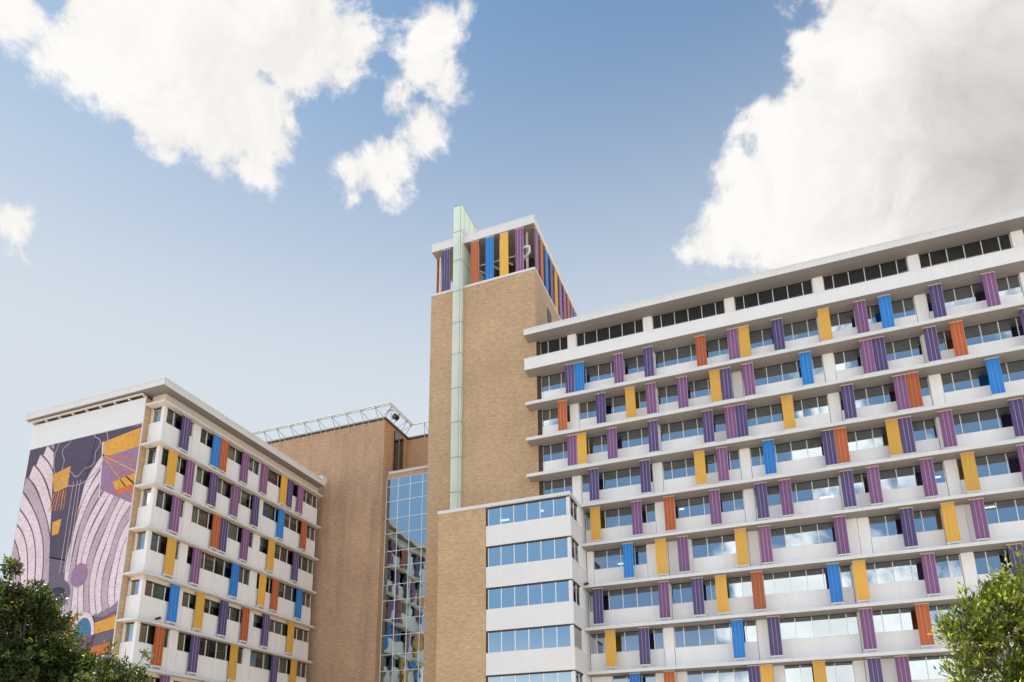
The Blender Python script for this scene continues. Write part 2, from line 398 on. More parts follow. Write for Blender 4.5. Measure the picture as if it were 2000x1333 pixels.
# ------------------------------------------------------------------ 3. low side block
SB=thing('side_block',(-20.8,55,GZ),'low tan brick and white block with blue windows, in front of the tower foot','building')
mb=MB(); mb.box(-26.85,-22.40,53.15,57.58,GZ,23.22,0); mb.build('brick_wall',BR_W,SB)
mb=MB(); mb.box(-26.92,-14.86,53.02,57.57,23.224,23.50,[0,1,0,0,0,0]); mb.build('roof_trim',[TRIM,ROOFM],SB)
SW=[19.71,16.08,12.43,8.80,5.18,1.56]
tops=[23.22]+SW[:-1]
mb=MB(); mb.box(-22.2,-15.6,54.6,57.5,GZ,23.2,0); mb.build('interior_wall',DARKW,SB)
TS=lambda u,w,z:(u,53.15+w,z)
TSS=lambda u,w,z:(-14.92-w,u,z)
for i,(zb,zt) in enumerate(zip(SW,tops)):
    mb=MB(); mb.box(-22.37,-14.92,53.15,53.5,zb,zb+1.80,0); mb.box(-15.27,-14.92,53.5,58.1,zb,zb+1.80,0); mb.build('spandrel_panel',BAND,SB)
    mb=MB(); mb.box(-22.35,-15.0,53.23,57.5,zt-.10,zt-.003,0); mb.box(-22.38,-22.24,53.22,53.6,zb+1.81,zt-.1,0); mb.build('head_recess',DKBR,SB)
    window(SB,TS,-22.22,-15.24,zb+1.803,zt-.103,.10,[-22.22+1.17*j for j in range(1,6)],GL_W,fw=.04)
    mb=MB(); mb.box(-15.235,-15.0,53.24,53.50,zb+1.803,zt-.103,0); mb.build('corner_post',BAND,SB)
    if i!=3: window(SB,TSS,53.52,55.62,zb+1.803,zt-.103,.10,[54.55],GL_D,fw=.05)
    else:
        mb=MB(); mb.box(-15.08,-15.05,53.52,55.62,zb+1.803,zt-.103,0)
        n=14
        for j in range(n):
            z=zb+1.85+j*(1.62/n); mb.box(-15.05,-14.99,53.55,55.60,z,z+.05,1)
        mb.build('louvre',[BLACK,GREYM],SB)
    mb=MB(); mb.box(-15.20,-14.96,55.64,58.1,zb+1.803,zt-.002,0); mb.build('wall_panel',BEIGE if False else WHITE,SB)
for (x,z,l) in ((-21.55,22.35,.8),(-17.9,22.7,.3)):
    mb=MB(); mb.box(x,x+l,54.3,54.5,z-.05,z+.05); mb.build('interior_lamp',LAMP,SB)

# ------------------------------------------------------------------ 4. ward building with the mural
WB=thing('ward_building',(-52.,50,GZ),'lower white building with coloured sunshade panels and a painted mural on its end wall','building')
ZL=[30.50,26.93,23.33,19.71,16.08,12.43,8.80,5.18,1.56]
mb=MB(); mb.box(-59.57,-46.55,38.96,60.2,GZ,31.27,0); mb.build('brick_wall',BR_W,WB)
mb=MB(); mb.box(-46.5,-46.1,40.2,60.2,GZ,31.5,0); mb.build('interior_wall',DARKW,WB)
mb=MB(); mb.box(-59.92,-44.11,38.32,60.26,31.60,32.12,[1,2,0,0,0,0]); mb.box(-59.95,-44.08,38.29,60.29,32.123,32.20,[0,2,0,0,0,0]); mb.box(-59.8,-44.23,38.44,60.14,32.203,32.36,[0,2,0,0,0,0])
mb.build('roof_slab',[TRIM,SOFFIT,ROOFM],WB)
mb=MB(); mb.box(-44.7,-44.05,59.6,60.35,31.95,32.62,0); mb.build('gutter_outlet',TRIM,WB)
mb=MB(); mb.box(-46.50,-45.05,39.5,60.33,30.753,31.597,0); mb.box(-59.2,-46.5,39.9,60.2,31.273,31.597,1); mb.build('upper_wall',[BEIGE,SOFFIT],WB)
mb=MB(); mb.box(-59.57,-46.53,38.86,38.957,28.95,31.26,0); mb.build('white_wall_panel',WHITE2,WB)
mb=MB(); mb.box(-59.9,-46.6,38.55,38.68,31.40,31.50,0)
for i in range(9): mb.box(-59.5+i*1.6,-59.38+i*1.6,38.68,39.0,31.28,31.42,0)
mb.build('lamp_rail',BEIGE,WB)
for k,z in enumerate(ZL):
    mb=MB(); mb.box(-46.48,-44.46,38.88,60.40,z,z+.14,[1,0,0,0,0,0]); mb.box(-46.45,-44.62,39.03,60.39,z+.143,z+.24,[0,0,0,0,0,0]); mb.build('floor_slab',[TRIM,BEIGE],WB)
BL=[paint('blind_green_grey',(.17,.19,.15,1),.8,.1),paint('blind_dark_grey',(.07,.08,.07,1),.8,.1),paint('blind_brown',(.06,.045,.035,1),.8,.1),paint('blind_teal',(.08,.22,.24,1),.8,.1),paint('blind_pale',(.28,.28,.23,1),.8,.1)]
lmul=[40.55,41.75,44.25,45.42,46.6,47.8,49.0,50.25,53.85,55.02,56.1,57.25,58.45,59.5]
lb={2:[],3:[(42.6,43.45)],}
for r in range(1,len(ZL)):
    zt,zb=ZL[r-1],ZL[r]; zs=zb+2.10 if r!=1 else zb+2.2
    head=zt-.003 if r<5 or r==6 else zt-.30
    if r==5 or r>6:
        mb=MB(); mb.box(-46.4,-45.02,39.53,60.33,head+.003,zt-.004,0); mb.build('header_beam',BEIGE,WB)
    for a,b in ((39.80,42.63),(43.50,51.08),(51.98,60.31)):
        window(WB,TL,a,b,zs,head-.06,.64,lmul,GL_L,blinds=BL,fw=.05)
    for a,b in ((39.46,42.62),(42.64,43.49),(43.51,51.07),(51.09,51.96),(51.98,60.33)):
        mb=MB(); top=(zs-.004) if b-a>1.2 else head-.004
        if a<39.6:
            mb.box(-46.50,-45.02,39.46,39.62,zb+.245,zs-.004,0); mb.box(-45.3,-45.02,39.62,b,zb+.245,zs-.004,0)
            mb.build('spandrel_panel',WHITEL,WB)
        else:
            mb.box(-45.3,-45.02,a,b,zb+.245,top,0); mb.build('spandrel_panel' if b-a>1.2 else 'pier',WHITEL,WB)
    mb=MB(); mb.box(-45.34,-45.06,39.50,39.79,zs,head-.003,0); mb.build('corner_post',WHITEL,WB)
    window(WB,TLF,-46.30,-45.36,zs,head-.06,.66,[],GL_W if r!=2 else GL_L,blinds=None,fw=.05)
    mb=MB(); mb.box(-46.5,-46.31,39.52,39.7,zs,head-.003,0); mb.build('corner_jamb',BEIGE,WB)
    # dim rooms
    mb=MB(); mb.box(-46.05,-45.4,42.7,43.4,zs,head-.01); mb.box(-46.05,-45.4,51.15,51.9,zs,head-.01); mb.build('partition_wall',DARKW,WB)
LIT,nt,b=new_mat('lit_room_wall'); b.inputs['Base Color'].default_value=(.8,.7,.45,1); b.inputs['Emission Color'].default_value=(1,.86,.58,1); b.inputs['Emission Strength'].default_value=.55
mb=MB(); mb.box(-45.28,-45.26,46.65,47.75,29.2,30.35); mb.box(-45.28,-45.26,49.1,49.8,29.2,29.9); mb.build('lit_room_wall',LIT,WB)
lf={1:[('V',41.15),('B',44.70),('O',45.62),('P',48.37),('P',51.08),('Y',53.97),('V',54.89),('P',56.62)],
2:[('Y',40.22),('P',42.1),('V',44.8),('P',47.52),('V',50.24),('B',53.93),('O',57.58)],
3:[('P',41.12),('O',45.62),('V',46.53),('P',49.26),('Y',52.88),('V',56.6)],
4:[('Y',41.12),('P',43.82),('B',48.38),('Y',52.05),('O',53.88),('B',57.57)],
5:[('B',41.97),('Y',44.7),('V',47.47),('O',50.2),('V',52.96),('Y',56.63)],
6:[('O',41.0),('V',44.62),('Y',49.15),('V',54.6),('Y',57.45)],
7:[('P',42.0),('B',46.5),('V',50.2),('O',55.7)]}
for r,L in lf.items():
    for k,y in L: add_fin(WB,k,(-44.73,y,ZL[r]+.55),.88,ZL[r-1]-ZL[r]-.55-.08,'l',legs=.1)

# mural: abstract bands and arcs painted on the end wall (thin painted layers)
def mural():
    U0,U1,Z0,Z1=-59.52,-46.60,GZ+1.0,28.94
    cols=[srgb(80,72,94),srgb(106,92,114),srgb(138,120,138),srgb(184,164,178),srgb(220,203,211),srgb(120,84,104),srgb(214,158,66),srgb(200,112,62),srgb(66,118,158),srgb(182,58,48),srgb(54,50,70),srgb(150,118,150)]
    mats=[brick('mural_paint_%s'%n,c,tuple(v*.90 for v in c[:3])+(1,),tuple(v*.78 for v in c[:3])+(1,)) for n,c in zip(('violet','dusk','mauve','lilac','pale','plum','gold','orange','blue','red','ink','heather'),cols)]
    mb=MB()
    cu=lambda u:min(max(u,U0),U1); cz=lambda z:min(max(z,Z0),Z1)
    def strip(P,Q,layer,m):
        y=38.952-.006*layer
        for (a,b),(c,d) in zip(zip(P[:-1],P[1:]),zip(Q[:-1],Q[1:])):
            q=[(cu(p[0]),y,cz(p[1])) for p in (a,b,d,c)]
            w=max(p[0] for p in q)-min(p[0] for p in q); h=max(p[2] for p in q)-min(p[2] for p in q)
            if w>1e-3 and h>1e-3:
                ar=0
                for i in range(4):
                    p1,p2=q[i],q[(i+1)%4]; ar+=p1[0]*p2[2]-p2[0]*p1[2]
                if abs(ar)>2e-3: mb.quad(q,m)
    # wavy ground bands
    zs=[29.2,26.0,24.2,22.8,21.6,20.2,18.0,15.4,13.4,12.5,11.9,10.6,9.6,9.1,7.5,4,-1]
    ms=[0,0,1,5,1,2,11,2,1,7,1,2,7,1,11,1]
    us=[U0+(U1-U0)*i/48 for i in range(49)]
    for i in range(len(zs)-1):
        wv=lambda u,z,k:z+.35*math.sin(u*.7+k*1.7)+.15*math.sin(u*1.9+k)
        strip([(u,wv(u,zs[i],i)) for u in us],[(u,wv(u,zs[i+1],i+1)) for u in us],.0,ms[i])
    mb.quad([(U0,38.956,Z0),(U1,38.956,Z0),(U1,38.956,Z1),(U0,38.956,Z1)],1)
    def arc(cx,cz_,r0,r1,a0,a1,layer,m,sq=1.0,n=40,wig=0,ph=0):
        P=[];Q=[]
        for i in range(n+1):
            t=math.radians(a0+(a1-a0)*i/n)
            e=1+wig*math.sin(7*t+ph)
            P.append((cx+r0*e*math.cos(t),cz_+r0*e*sq*math.sin(t))); Q.append((cx+r1*e*math.cos(t),cz_+r1*e*sq*math.sin(t)))
        strip(P,Q,layer,m)
    # broad pale plumes of paint sweeping in from both sides, ruled by thin mauve lines
    for k in range(11):
        r0=2.2+.80*k
        arc(-62.2,14.5,r0,r0+.80,-80,82-k*2.2,1,(4,4,3,4)[k%4],1.62,60,.012,k*.9)
        arc(-62.2,14.5,r0+.74,r0+.84,-80,82-k*2.2,2,5,1.62,60,.012,k*.9)
    for k in range(14):
        r0=1.0+.66*k
        a0=112+k*1.2
        arc(-43.6,16.2,r0,r0+.66,a0,212-k*1.5,3,(4,4,3)[k%3],1.42,60,.02,k*.7)
        arc(-43.6,16.2,r0+.60,r0+.67,a0,212-k*1.5,4,2,1.42,60,.02,k*.7)
    # dark column and gold blocks in the upper half
    strip([(-56.6,29),(-54.9,18.5)],[(-51.6,29),(-53.0,18.0)],5,0)
    strip([(-54.9,18.6),(-54.4,15.6)],[(-53.0,18.1),(-52.6,15.2)],5,1)
    strip([(-50.9,28.0),(-46.6,28.6)],[(-50.6,26.6),(-46.6,26.9)],6,6)
    strip([(-50.6,26.6),(-46.6,26.9)],[(-50.4,23.8),(-46.6,22.0)],6,11)
    strip([(-50.8,28.1),(-50.3,23.0)],[(-50.68,28.1),(-50.18,23.0)],7,4)
    for q in range(4):
        strip([(-50.6,26.9),(-46.6,25.8-q*1.05)],[(-50.6,26.8),(-46.6,25.66-q*1.05)],7,6 if q%2 else 7)
    strip([(-49.0,24.2),(-46.6,24.6)],[(-48.4,23.2),(-46.6,23.5)],7,6)
    strip([(-48.8,23.4),(-46.6,23.6)],[(-48.2,23.0),(-46.6,23.1)],8,7)
    strip([(-56.2,26.0),(-54.1,26.5)],[(-55.6,24.3),(-54.1,24.6)],6,6)
    for q in range(6): strip([(-55.6+q*.26,24.4),(-55.9+q*.34,22.6)],[(-55.5+q*.26,24.4),(-55.82+q*.34,22.6)],6,7 if q%2 else 6)
    strip([(-55.2,21.6),(-54.2,21.8)],[(-55.0,20.4),(-54.3,20.5)],6,6)
    for r_ in (2.0,3.0): arc(-53.2,27.6,r_,r_+.08,0,360,8,3,1.0,60,.10 if r_<3 else 0)
    for u in (-53.5,-53.05,-52.7): strip([(u,25.0),(u+.05,17.0)],[(u+.07,25.0),(u+.12,17.0)],8,3)
    # bright brush-strokes lower down
    arc(-53.6,15.2,.0,1.7,0,360,6,1,.8,36); arc(-53.4,15.0,.0,1.1,0,360,7,10,.8,36); arc(-51.2,16.6,.0,.9,0,360,6,11,1.1,30)
    strip([(-49.5,12.4),(-46.6,12.9)],[(-49.0,11.6),(-46.6,11.9)],6,6); strip([(-49.2,10.6),(-46.6,10.9)],[(-48.8,9.9),(-46.6,10.0)],6,7)
    pal=[6,9,4,8,6,7,8,4,9,6,5,8]
    for k in range(12):
        u=-53.8+k*.36; z=13.9-.25*abs(k-7)+.2*math.sin(k*2.1)
        strip([(u,z),(u-1.3,z-2.0),(u-2.3,z-5.0)],[(u+.27,z+.12),(u-.95,z-2.0),(u-1.9,z-5.0)],9,pal[k])
    arc(-49.9,11.6,.0,1.25,0,180,10,8,1.5,24); arc(-49.9,11.6,.95,1.25,0,180,11,4,1.5,24)
    strip([(-51.1,11.6),(-51.0,10.2),(-50.9,7.0)],[(-48.7,11.6),(-48.8,10.2),(-49.3,7.0)],10,5)
    o=mb.build('mural',mats,WB,label='painted mural of mauve ribbons, violet ground and gold bands')
mural()
mb=MB(); mb.box(-46.595,-46.53,38.90,38.957,GZ,28.945,0); mb.build('mural_edge_trim',TRIM,WB)

# ------------------------------------------------------------------ 5. centre brick building with curtain wall
CB=thing('brick_building',(-45.,66,GZ),'plain brown brick building with roof-edge truss and tall glass wall, left of the tower','building')
mb=MB(); mb.box(-64,-37.8,61.5,80,GZ,38.95,0); mb.box(-37.8,-30.2,66.7,80,GZ,38.95,0); mb.build('brick_wall',BR_C,CB)
mb=MB()
mb.box(-64.05,-37.72,61.42,61.75,38.953,39.10,0); mb.box(-64.05,-37.66,61.36,61.8,39.103,39.24,1)
mb.box(-38.05,-37.72,61.75,66.9,38.953,39.10,0); mb.box(-38.0,-37.66,61.8,66.9,39.103,39.24,1)
mb.box(-37.72,-30.3,66.62,66.9,38.953,39.10,0); mb.box(-37.66,-30.3,66.56,66.9,39.103,39.24,1)
mb.build('coping',[DKBR,GALV],CB)
win=MB(); win.box(-37.79,-37.72,63.55,65.5,32.9,38.6,0); w_=win.build('tall_window',BLACK,CB)
g=MB(); g.box(-37.715,-37.70,63.62,64.46,32.95,38.55,0); g.box(-37.715,-37.70,64.56,65.43,32.95,38.55,0); g.build('glass',GL_D,w_)
g=MB(); g.box(-37.72,-37.66,64.48,64.54,32.9,38.6,0); g.build('mullion',GALV,w_)
# glazed stair volume
mb=MB(); mb.box(-37.5,-30.42,62.12,66.69,32.68,32.88,[0,1,0,0,0,0]); mb.box(-37.45,-30.42,62.05,62.3,32.883,32.93,0); mb.build('roof_trim',[TRIM,ROOFM],CB)
mb=MB(); mb.box(-37.79,-30.42,62.22,62.6,32.22,32.676,0); mb.build('brick_band',BR_C,CB)
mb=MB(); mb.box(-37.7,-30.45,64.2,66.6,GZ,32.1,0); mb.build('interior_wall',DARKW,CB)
zz=[31.23]; 
for i in range(18): zz.append(zz[-1]-(1.67 if i%2==0 else 1.96))
TC=lambda u,w,z:(u,62.22+w,z)
window(CB,TC,-37.76,-30.42,GZ,32.215,.06,[-36.32,-34.87,-33.40,-31.93],GL_C,fw=.06,horiz=sorted(zz),name='curtain_wall',wob=.012)
# rooftop truss
def truss(parent):
    ch=MB(); SM=[paint('strut_steel',(.12,.13,.13,1),.5,.1),RUST]
    yo,zo=60.55,40.2
    for a,b in (((-64,yo,zo),(-36.62,yo,zo)),((-64,yo+.22,zo-.05),(-36.9,yo+.22,zo-.05))): ch.tube(a,b,.055,0,6)
    for a,b in (((-36.62,yo,zo),(-36.7,65.75,zo)),((-36.85,yo+.2,zo-.05),(-36.93,65.95,zo-.05))): ch.tube(a,b,.06,1,6)
    for a,b in (((-36.7,65.75,zo),(-30.0,65.75,zo)),): ch.tube(a,b,.055,0,6)
    n=14
    for i in range(n):
        x=-38.6-i*1.85
        a=(x,yo+.1,zo-.03); st=MB()
        for dx in (-.28,.28):
            st.tube(a,(x+dx*1.2+.3,61.45,39.3),.028,0,6); st.tube((x+dx*1.2+.3,61.40,39.3),(x+dx*1.2+.3,61.44,38.45),.028,1,6)
        st.build('truss_strut',SM,parent)
        ch.tube((x-.9,yo,zo),(x,yo+.22,zo-.05),.02,0,5); ch.tube((x,yo+.22,zo-.05),(x+.9,yo,zo),.02,0,5)
    for y in (61.2,62.9,64.6,65.6):
        st=MB(); st.tube((-36.75,y,zo-.02),(-37.72,y+.3,39.25),.03,0,6); st.tube((-36.75,y,zo-.02),(-37.72,y-.5 if y>61.5 else y,39.25),.025,0,6); st.build('truss_strut',SM,parent)
    for x in (-35.3,-33.2,-31.2):
        st=MB()
        for dx in (-.3,.3): st.tube((x,65.8,zo),(x+dx,66.6,39.25),.028,0,6); st.tube((x+dx,66.6,39.25),(x+dx,66.6,38.5),.028,1,6)
        st.build('truss_strut',SM,parent)
    ch.build('truss_chord',[GALV,RUST],parent)
truss(CB)

# small things fixed high up
def floodlight(loc):
    t=thing('floodlight',loc,'black floodlight on the roof-edge truss above the brown brick building','floodlight')
    x,y,z=loc
    m=MB(); m.tube((x,y,z),(x,y+.05,z+.35),.04); m.build('bracket',BLACK,t)
    m=MB(); m.tube((x-.1,y-.25,z+.5),(x+.1,y+.2,z+.45),.34,0,14,.26); m.tube((x-.14,y-.34,z+.51),(x-.1,y-.25,z+.5),.37,0,14,.37); m.build('lamp_housing',BLACK,t)
floodlight((-37.2,62.9,39.3))
t=thing('roof_antenna',(-37.3,61.9,39.24),'small curved black antenna beside the floodlight at the truss corner','antenna')
m=MB(); m.tube((-37.3,61.9,39.24),(-37.3,61.9,39.9),.035); m.build('mast',BLACK,t)
m=MB()
pts=[(-37.3+.38*math.cos(a)-.1,61.9+.1*math.cos(a),39.9+.3*math.sin(a)) for a in [math.radians(20+20*i) for i in range(8)]]
for a,b in zip(pts[:-1],pts[1:]): m.tube(a,b,.05,0,6)
m.build('hoop',BLACK,t)
def cctv(loc,lab):
    t=thing('security_camera',loc,lab,'security camera'); x,y,z=loc
    m=MB(); m.box(x-.06,x+.06,y-.02,y+.06,z,z+.2); m.build('mount',GREYM,t)
    m=MB(); m.tube((x-.22,y-.16,z+.12),(x+.16,y-.10,z+.2),.10,0,10); m.build('housing',BLACK,t)
cctv((-14.55,56.22,16.2),'small black security camera in the corner beside the low white side block')
cctv((-44.5,41.0,12.75),'small black security camera on the ward building ledge below the blue sunshade panel')

# ------------------------------------------------------------------ ground
mb=MB(); mb.quad([(-900,-900,GZ),(900,-900,GZ),(900,900,GZ),(-900,900,GZ)])
G,nt,b=new_mat('pale_paving'); geo=N(nt,'ShaderNodeNewGeometry')
n1=N(nt,'ShaderNodeTexNoise',i_Scale=.15,i_Detail=6.); nt.links.new(geo.outputs['Position'],n1.inputs['Vector'])
nt.links.new(ramp(nt,n1.outputs['Fac'],[(.35,(.42,.39,.35)),(.65,(.54,.50,.45))]),b.inputs['Base Color']); b.inputs['Roughness'].default_value=.9
o=mb.build('ground',G); o['kind']='structure'

# ------------------------------------------------------------------ trees
def leafmat(name, c_dark, c_mid, c_tip, trans):
    m,nt,b=new_mat(name); out=[n for n in nt.nodes if n.type=='OUTPUT_MATERIAL'][0]
    at=N(nt,'ShaderNodeAttribute'); at.attribute_name='leafrand'
    c=ramp(nt,at.outputs['Fac'],[(0.,c_dark),(.55,c_mid),(.9,c_tip),(1.,tuple(min(1,v*1.3) for v in c_tip))])
    nt.links.new(c,b.inputs['Base Color']); b.inputs['Roughness'].default_value=.38; b.inputs['Specular IOR Level'].default_value=.5
    tl=N(nt,'ShaderNodeBsdfTranslucent'); cm=mixc(nt,1.,c,trans,'MULTIPLY'); nt.links.new(cm,tl.inputs[0])
    mx=N(nt,'ShaderNodeMixShader'); mx.inputs[0].default_value=.42
    nt.links.new(b.outputs[0],mx.inputs[1]); nt.links.new(tl.outputs[0],mx.inputs[2]); nt.links.new(mx.outputs[0],out.inputs[0])
    return m
BARK=paint('bark',(.10,.075,.055,1),.9,.5,4.)
def tree(name,label,base,lobes,mat,L,Wd,per,clus,trunk_r,up=.5,forks=None,blossom=None):
    t=thing(name,base,label,'tree')
    bx,by,bz=base
    cen=np.array([[l[0],l[1],l[2]] for l in lobes]); rad=np.array([l[3] for l in lobes])
    tips=[]; 
    # twig tips spread in the shell of every lobe
    for c,r in zip(cen,rad):
        n=max(4,int(clus*(r**2)))
        d=RNG.normal(size=(n,3)); d/=np.linalg.norm(d,axis=1)[:,None]
        q=r*(.30+.78*RNG.random(n)**.55)*(1+.18*RNG.normal(size=n))
        tips.append(c+d*q[:,None])
    tips=np.vstack(tips)
    # clear lumps of space so sky shows through
    keep=np.ones(len(tips),bool)
    hol=tips[RNG.integers(0,len(tips),max(3,len(tips)//60))]
    for h in hol: keep&=np.linalg.norm(tips-h,axis=1)>RNG.uniform(.5,1.6)*L*2.2
    tips=tips[keep]
    n=len(tips)*per
    T=np.repeat(tips,per,axis=0); near=np.array([np.argmin(np.linalg.norm(cen-p,axis=1)) for p in tips])
    outd=tips-cen[near]; outd/=np.linalg.norm(outd,axis=1)[:,None]+1e-6
    outd=np.repeat(outd,per,axis=0)
    D=outd*.7+np.array([0,0,up])+RNG.normal(size=(n,3))*.75; D/=np.linalg.norm(D,axis=1)[:,None]
    pos=T+RNG.normal(size=(n,3))*L*.55+D*L*.3
    ref=RNG.normal(size=(n,3)); Sd=np.cross(D,ref); Sd/=np.linalg.norm(Sd,axis=1)[:,None]; Nn=np.cross(D,Sd)
    ln=L*RNG.uniform(.65,1.25,n)[:,None]; wd=Wd*RNG.uniform(.7,1.3,n)[:,None]
    p0=pos; p1=pos+D*ln*.45+Sd*wd*.5+Nn*wd*.18; p2=pos+D*ln-Nn*wd*.25; p3=pos+D*ln*.45-Sd*wd*.5+Nn*wd*.18
    V=np.stack([p0,p1,p2,p3],1).reshape(-1,3)-np.array(base)
    me=bpy.data.meshes.new('foliage'); me.vertices.add(len(V)); me.vertices.foreach_set('co',V.ravel())
    me.loops.add(n*4); me.loops.foreach_set('vertex_index',np.arange(n*4)); me.polygons.add(n)
    me.polygons.foreach_set('loop_start',np.arange(n)*4); me.update(calc_edges=True)
    at=me.attributes.new('leafrand','FLOAT','FACE')
    cl=np.repeat(RNG.random(len(tips)),per)
    at.data.foreach_set('value',np.clip(.5*RNG.random(n)+.5*cl,0,1)); me.materials.append(mat)
    o=bpy.data.objects.new('foliage',me); COL.objects.link(o); o.parent=t
    # trunk, limbs, twigs
    mb=MB(); top=Vector((float(cen[:,0].mean()),float(cen[:,1].mean()),float(cen[:,2].min())))
    B=Vector(base); k1=B.lerp(top,.5)+Vector((.12,.05,0))
    mb.tube(B,k1,trunk_r,0,12,trunk_r*.8); mb.tube(k1,top,trunk_r*.8,0,12,trunk_r*.55)
    for c,r in zip(cen,rad):
        c=Vector(c); mid=top.lerp(c,.5)+Vector(RNG.normal(size=3)*.12*r)
        rr=max(.012,trunk_r*.35*min(1,r)); mb.tube(top,mid,rr*1.4,0,8,rr); mb.tube(mid,c,rr,0,8,rr*.5)
        idx=np.where(near>=0)[0]
        sel=[i for i in idx if np.allclose(cen[near[i]],c)][:max(6,int(40*min(r,1)))]
        for i in sel: mb.tube(c,Vector(tips[i]),rr*.28,0,4,.004)
    mb.build('trunk',BARK,t,smooth=True)
    if blossom:
        bb=MB()
        for p in blossom:
            for q in range(5):
                a=Vector(p)+Vector(RNG.normal(size=3)*.11); d=Vector(RNG.normal(size=3)).normalized()*.10
                s=d.orthogonal().normalized()*.05; bb.quad([a,a+d*.5+s,a+d,a+d*.5-s])
        bm,nt2,b2=new_mat('yellow_blossom'); b2.inputs['Base Color'].default_value=(.75,.42,.04,1)
        bb.build('blossom',bm,t)
    return t
LR=leafmat('leaf_bright_green',(.022,.034,.006,1),(.10,.13,.018,1),(.50,.50,.13,1),(2.3,2.4,1.0,1))
LL=leafmat('leaf_dark_green',(.014,.024,.007,1),(.050,.072,.016,1),(.17,.19,.05,1),(1.6,1.7,.8,1))
RT=[[4.46,15.88,4.13,.32],[3.91,16.24,3.17,.48],[3.37,16.19,2.97,.34],[4.5,16.71,3.21,.71],[3.84,16.7,2.38,.58],[4.59,17.06,2.18,.97],[3.53,16.5,2.06,.40],[5.43,16.93,2.81,1.1],[5.0,16.72,1.22,1.27],[3.88,16.51,1.25,.82],[6.3,17.2,2.2,1.2]]
LT=[[-21.31,13.83,5.45,.66],[-20.91,14.39,5.48,.58],[-20.62,14.97,5.02,.44],[-21.94,15.1,4.43,1.33],[-20.7,15.3,3.9,.55],[-19.79,15.7,3.46,.55],[-21.45,14.37,3.05,1.64],[-22.71,13.95,4.29,1.59],[-20.56,15.68,2.69,1.3],[-21.07,13.81,6.44,.18],[-21.52,14.49,1.73,2.0]]
ST=[[-15.15,12.63,3.31,.14],[-14.93,12.86,3.4,.16],[-14.73,13.16,3.16,.16],[-14.91,13.0,2.93,.26],[-15.28,12.56,2.98,.18],[-15.06,12.88,2.68,.42],[-15.36,12.59,2.35,.46],[-14.71,13.3,2.58,.24],[-15.1,12.9,2.0,.5]]
tree('leafy_tree','bright green leafy tree with sunlit yellow-green tips at the lower right','5.0,17.0'and(5.0,17.0,GZ),RT,LR,.135,.042,22,460,.16,up=1.1)
tree('bushy_tree','dark green bushy tree with a few yellow blossoms in front of the mural',(-21.4,14.6,GZ),LT,LL,.115,.062,22,430,.20,blossom=[(-20.55,13.9,5.38)])
tree('young_tree','thin young tree with sparse leafy twigs in front of the ward building corner',(-15.1,12.9,GZ),ST,LL,.085,.05,14,520,.05)

# ------------------------------------------------------------------ sky, clouds, sun
SUN=Vector((-.38,.03,.92)).normalized()
w=bpy.data.worlds.new('World'); sc.world=w; w.use_nodes=True
nt=w.node_tree; nt.nodes.clear()
out=N(nt,'ShaderNodeOutputWorld'); bg=N(nt,'ShaderNodeBackground')
sky=N(nt,'ShaderNodeTexSky'); sky.sky_type='NISHITA'; sky.sun_disc=False
sky.sun_elevation=math.asin(SUN.z); sky.sun_rotation=math.atan2(SUN.x,SUN.y)
sky.altitude=100; sky.air_density=1.0; sky.dust_density=.9; sky.ozone_density=1.0
tc=N(nt,'ShaderNodeTexCoord'); dirv=tc.outputs['Generated']
CL=[[-0.62,0.321,0.716,0.029],[-0.617,0.348,0.706,0.017],[-0.556,0.388,0.735,0.054],[-0.501,0.433,0.749,0.071],[-0.424,0.464,0.778,0.062],[-0.383,0.497,0.779,0.037],[-0.491,0.487,0.722,0.053],[-0.528,0.475,0.704,0.043],[-0.501,0.518,0.693,0.024],[-0.566,0.457,0.686,0.025],[-0.564,0.426,0.707,0.036],[-0.588,0.377,0.716,0.027],[-0.284,0.533,0.797,0.021],[-0.303,0.552,0.777,0.028],[-0.292,0.576,0.763,0.02],[-0.323,0.59,0.74,0.023],[-0.338,0.559,0.757,0.016],[-0.371,0.596,0.712,0.022],[-0.408,0.583,0.702,0.023],[-0.39,0.599,0.699,0.023],[-0.421,0.597,0.683,0.012],[-0.709,0.399,0.581,0.024],[-0.245,0.535,0.809,0.007],[0.215,0.691,0.691,0.136],[0.121,0.718,0.685,0.085],[0.259,0.752,0.605,0.103],[0.073,0.736,0.673,0.068],[0.026,0.762,0.648,0.053],[-0.023,0.772,0.636,0.035],[-0.054,0.773,0.632,0.018],[0.1,0.78,0.617,0.087],[0.143,0.655,0.742,0.059],[0.105,0.666,0.739,0.033],[0.045,0.701,0.712,0.028],[0.008,0.726,0.687,0.024],[0.076,0.628,0.774,0.007],[0.322,0.79,0.521,0.115]]
best=None
for qi,(x,y,z,r) in enumerate(CL):
    if 12<=qi<=20: r+=.007
    if 2<=qi<=11: r+=.008
    v=N(nt,'ShaderNodeVectorMath',operation='DISTANCE'); nt.links.new(dirv,v.inputs[0]); l=math.sqrt(x*x+y*y+z*z); v.inputs[1].default_value=(x/l,y/l,z/l)
    s_=mathn(nt,'SUBTRACT',r,v.outputs['Value'])
    if best is None: best=s_
    else:
        n=N(nt,'ShaderNodeMath',operation='SMOOTH_MAX'); nt.links.new(best,n.inputs[0]); nt.links.new(s_,n.inputs[1]); n.inputs[2].default_value=.012; best=n.outputs[0]
na=N(nt,'ShaderNodeTexNoise',i_Scale=9.,i_Detail=12.,i_Roughness=.64,i_Distortion=.55); nt.links.new(dirv,na.inputs['Vector'])
nb=N(nt,'ShaderNodeTexNoise',i_Scale=45.,i_Detail=8.,i_Roughness=.6); nt.links.new(dirv,nb.inputs['Vector'])
